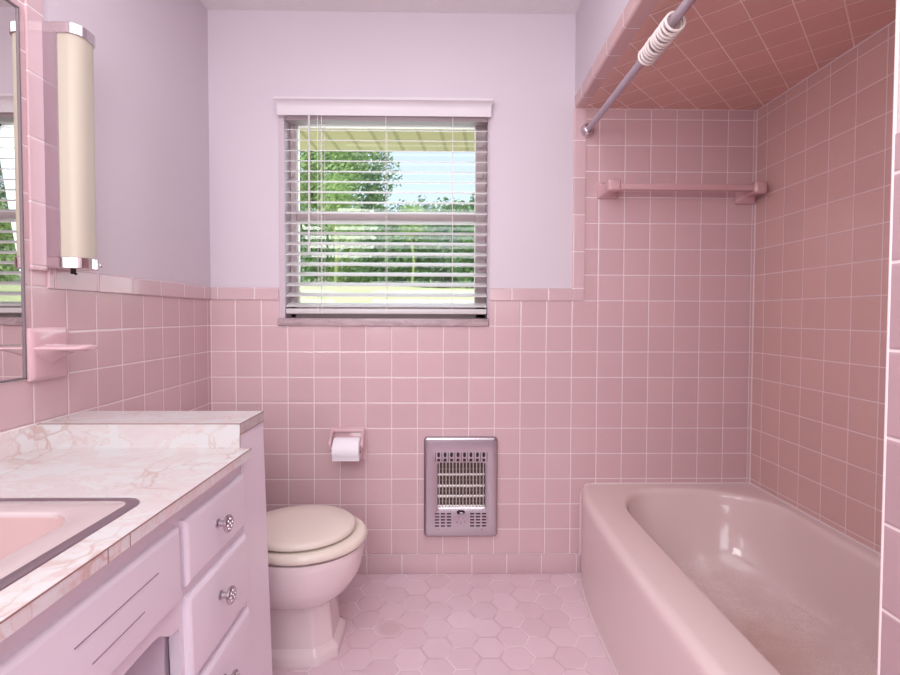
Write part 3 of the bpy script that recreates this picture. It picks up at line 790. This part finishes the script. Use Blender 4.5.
# ------------------------------------------------------------------ shower curtain rod and rings
RX, RZr, RRr = .610, 1.892, .0128
sr = thing('shower_curtain_rod', 'grey shower curtain rod running along the front of the tub', 'shower rod', (RX, 1.35, RZr))
b = new(); cyl(b, (RX, YW, RZr), (RX, D, RZr), RRr, 24); obj('pole', b, M['rod'], sr)
for y, s in ((D-.0005, -1), (YW+.0005, 1)):
    b = new(); lathe(b, (RX, y, RZr), (0, s, 0), [(.030, 0), (.0305, .004), (.0295, .011), (.0265, .018), (.021, .024), (.0175, .0265), (.0165, .031), (.0129, .032)], 28); obj('flange', b, M['chrome'], sr)
rb = new(); torus(rb, (0, 0, 0), Y, .0255, .0038, 44, 10); rme = finish(rb, 'curtain_ring', M['ring'])
for k in range(12):
    o = bpy.data.objects.new('curtain_ring', rme); C.objects.link(o)
    y = 1.305 + k*.0158
    o.location = (RX + random.uniform(-.001, .001), y, RZr+RRr-.0255+.0040); o.rotation_euler = (math.radians(random.uniform(-7, 7)), 0, math.radians(random.uniform(-7, 7)))
    lab = 'clear plastic curtain ring bunched mid-stack on the shower rod'
    if k == 0: lab = 'clear plastic curtain ring at the near end of the bunch, closest to the camera'
    if k == 11: lab = 'clear plastic curtain ring at the far end of the bunch, toward the back wall'
    tag(o, lab, 'curtain ring', 'clear shower curtain rings bunched on the rod')

# ------------------------------------------------------------------ outside the window
b = new(); xs = [-26+i*2. for i in range(27)]
prof = [(2.26, .55), (3., .78), (4.5, 1.06), (6., 1.28), (8., 1.46), (11., 1.72), (14., 1.97), (18., 2.5), (24., 3.4), (40., 5.)]
vs = [[b.verts.new((x, y, z+.10*math.sin(x*.7+y*.3)*(y > 7))) for x in xs] for y, z in prof]
for r0, r1 in zip(vs, vs[1:]):
    for i in range(len(xs)-1): b.faces.new((r0[i], r0[i+1], r1[i+1], r1[i]))
struct('ground', b, M['lawn'])
b = new()
def eave(bm):
    loft(bm, [[(x, 2.246, 2.268), (x, 3.32, 2.208), (x, 3.32, 2.36), (x, 2.246, 2.50)] for x in (-3.2, 3.2)])
add_mat(b, eave, 0)
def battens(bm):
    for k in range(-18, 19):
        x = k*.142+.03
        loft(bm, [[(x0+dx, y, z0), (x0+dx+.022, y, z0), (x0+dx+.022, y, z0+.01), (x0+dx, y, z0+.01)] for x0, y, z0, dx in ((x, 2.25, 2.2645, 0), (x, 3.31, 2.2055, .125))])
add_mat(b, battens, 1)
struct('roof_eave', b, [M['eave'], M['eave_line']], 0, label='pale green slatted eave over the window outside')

def crown(bm, c, rad, n, size, dark=0.3):
    n = int(n*1.9); size *= .68
    c = Vector(c)
    for i in range(n):
        th = random.uniform(0, 2*PI); u = random.uniform(-1, 1); r = random.uniform(.35, 1)**.5
        s = math.sqrt(1-u*u); lump = 1+.16*math.sin(3*th+u*5)+.1*math.sin(7*th-u*3)
        p = c + Vector((rad[0]*s*math.cos(th), rad[1]*s*math.sin(th), rad[2]*u))*r*lump
        a = Vector((random.gauss(0, 1), random.gauss(0, 1), random.gauss(0, 1))).normalized(); e = a.orthogonal().normalized()
        f = a.cross(e); sz = size*random.uniform(.6, 1.3)
        quad(bm, p-e*sz, p+f*sz*.45, p+e*sz, p-f*sz*.45)
def ground_z(y):
    for (y0, z0), (y1, z1) in zip(prof, prof[1:]):
        if y0 <= y <= y1: return z0+(z1-z0)*(y-y0)/(y1-y0)
    return prof[-1][1]
def tree(name, x, y, h, rad, n, size, leaf, bark, label, cat='tree', group='trees beyond the lawn'):
    z0 = ground_z(y)-.1
    t = thing(name, label, cat, (x, y, z0), group)
    b = new(); crown(b, (x, y, z0+h-rad[2]*.9), rad, n, size); obj('crown', b, M[leaf], t, 0)
    b = new(); tube(b, [(x, y, z0), (x+.05, y, z0+h*.35), (x-.04, y, z0+h*.75)], .01+(.018 if h > 3 else .011)*h, 8); obj('trunk', b, M[bark], t)
    return t
tree('leafy_tree', -4.4, 16.6, 6.6, (1.9, 1.4, 2.6), 5200, .13, 'leaf2', 'bark', 'bright leafy tree outside at the window\'s left edge')
tree('leafy_tree', -3.9, 20., 6.2, (1.9, 1.4, 2.6), 5000, .13, 'leaf1', 'bark', 'dark green tree outside, just left of the window middle')
tree('leafy_tree', -1.2, 23.2, 3.0, (2.2, 1.4, 1.5), 4200, .13, 'leaf3', 'bark', 'low blue-green tree outside below the pale sky gap')
tree('leafy_tree', .95, 17.4, 2.7, (1.6, 1.3, 1.3), 4200, .13, 'leaf1', 'bark', 'low dark tree outside at the window\'s right edge')
tree('leafy_tree', 10.2, 13.6, 6., (2.1, 1.6, 2.9), 4200, .14, 'leaf1', 'bark', 'tall dark tree outside that shows only in the mirror')
tree('leafy_tree', 2.95, 19.6, 6.6, (1.35, 1.3, 2.9), 3600, .15, 'leaf3', 'bark', 'tall blue-green tree outside, beyond the window\'s right jamb')
for i, (x, y, r, lf, lb) in enumerate(((-4.1, 12.6, 1.2, 'leaf1', 'dark rounded bush at the left end of the lawn'), (-2.75, 14.55, 1.25, 'leaf2', 'light green bush on the lawn behind the blind\'s left cord'), (-1.2, 12.9, 1.0, 'leaf1', 'dark bush on the lawn at the middle of the window'),
        (.1, 14.6, 1.2, 'leaf3', 'blue-green bush on the lawn right of the window middle'), (1.4, 12.7, 1.1, 'leaf1', 'dark bush on the lawn at the window\'s right jamb'), (9.0, 11.6, 1.2, 'leaf2', 'light green bush on the lawn that shows only in the mirror'))):
    z0 = ground_z(y)-.1; t = thing('garden_bush', lb, 'bush', (x, y, z0), 'bushes along the far side of the lawn')
    b = new(); crown(b, (x, y, z0+r*.85), (r*1.05, r*.8, r), 3200, .10); obj('foliage', b, M[lf], t, 0)
    b = new(); tube(b, [(x, y, z0), (x, y, z0+r)], .05, 6); obj('stem', b, M['bark'], t)
tree('slender_sapling', -2.45, 11.3, 2.6, (.35, .35, .5), 500, .08, 'leaf2', 'bark_y', 'slender yellowish sapling on the lawn left of the window middle', 'sapling', 'saplings on the lawn')
tree('slender_sapling', -.72, 11.6, 2.0, (.3, .35, .4), 500, .08, 'leaf2', 'bark_y', 'slender yellowish sapling on the lawn at the window middle', 'sapling', 'saplings on the lawn')

# ------------------------------------------------------------------ light
w = bpy.data.worlds.new('sky'); scn.world = w; w.use_nodes = True
nt = w.node_tree; bg = nt.nodes['Background']; sky = nt.nodes.new('ShaderNodeTexSky'); sky.sky_type = 'NISHITA'; sky.sun_disc = False
sky.sun_elevation = math.radians(52); sky.sun_rotation = math.radians(200); sky.air_density = 1.2; sky.dust_density = 2.
mxs = nt.nodes.new('ShaderNodeMix'); mxs.data_type = 'RGBA'; mxs.inputs[0].default_value = .68; mxs.inputs[7].default_value = (2.3, 2.36, 2.5, 1)
nt.links.new(sky.outputs[0], mxs.inputs[6]); nt.links.new(mxs.outputs[2], bg.inputs[0]); bg.inputs[1].default_value = .42
def lamp(name, typ, loc, energy, color=(1, 1, 1), size=1., size_y=None, target=None, **kw):
    l = bpy.data.lights.new(name, typ); l.energy = energy; l.color = color
    if typ == 'AREA':
        l.size = size
        if size_y: l.shape = 'RECTANGLE'; l.size_y = size_y
    elif typ == 'POINT': l.shadow_soft_size = size
    o = bpy.data.objects.new(name, l); C.objects.link(o); o.location = loc
    if target is not None: o.rotation_euler = (Vector(target)-Vector(loc)).to_track_quat('-Z', 'Y').to_euler()
    for k, v in kw.items(): setattr(l, k, v)
    return o
lamp('sun', 'SUN', (0, -10, 20), 4.2, (1, .95, .82), target=(3, 4, 0), angle=math.radians(1.))
lamp('ceiling_lamp', 'AREA', (-.15, .40, ZC-.03), 15.5, (.94, .99, 1.02), 1.1, 2.0, target=(-.15, .40, 0))
lamp('flash_bounce', 'AREA', (-.1, YF+.06, 1.5), 39, (.94, .99, 1.02), 1.4, 1.6, target=(0, 2., 1.05))
lamp('alcove_fill', 'AREA', (-.80, -.15, 1.85), 9.5, (1, .97, .94), .5, .5, target=(1.3, 1.55, 1.0))  # unseen fill light, added to brighten the tub alcove
lamp('window_daylight', 'AREA', (-.245, D+.40, 1.66), 9, (.86, .93, 1.), .9, .9, target=(-.245, 0, 1.2))

# ------------------------------------------------------------------ camera
F, CY, YAW, PIT, ROLL, HH = 492.35, 329.54, .0157, .028, .0030, 1.1096
cyw, syw, cp, sp, cr, sn = math.cos(YAW), math.sin(YAW), math.cos(PIT), math.sin(PIT), math.cos(ROLL), math.sin(ROLL)
fw = Vector((syw*cp, cyw*cp, -sp)); rt = Vector((cyw, -syw, 0)); up = rt.cross(fw)
r2 = rt*cr + up*sn; u2 = -rt*sn + up*cr
cam = bpy.data.cameras.new('camera'); co = bpy.data.objects.new('camera', cam); C.objects.link(co)
cam.sensor_width = 36; cam.sensor_fit = 'HORIZONTAL'; cam.lens = F/900*36; cam.shift_y = -(337.5-CY)/900; cam.clip_start = .02
co.matrix_world = Matrix(((r2.x, u2.x, -fw.x, 0), (r2.y, u2.y, -fw.y, 0), (r2.z, u2.z, -fw.z, HH), (0, 0, 0, 1)))
scn.camera = co
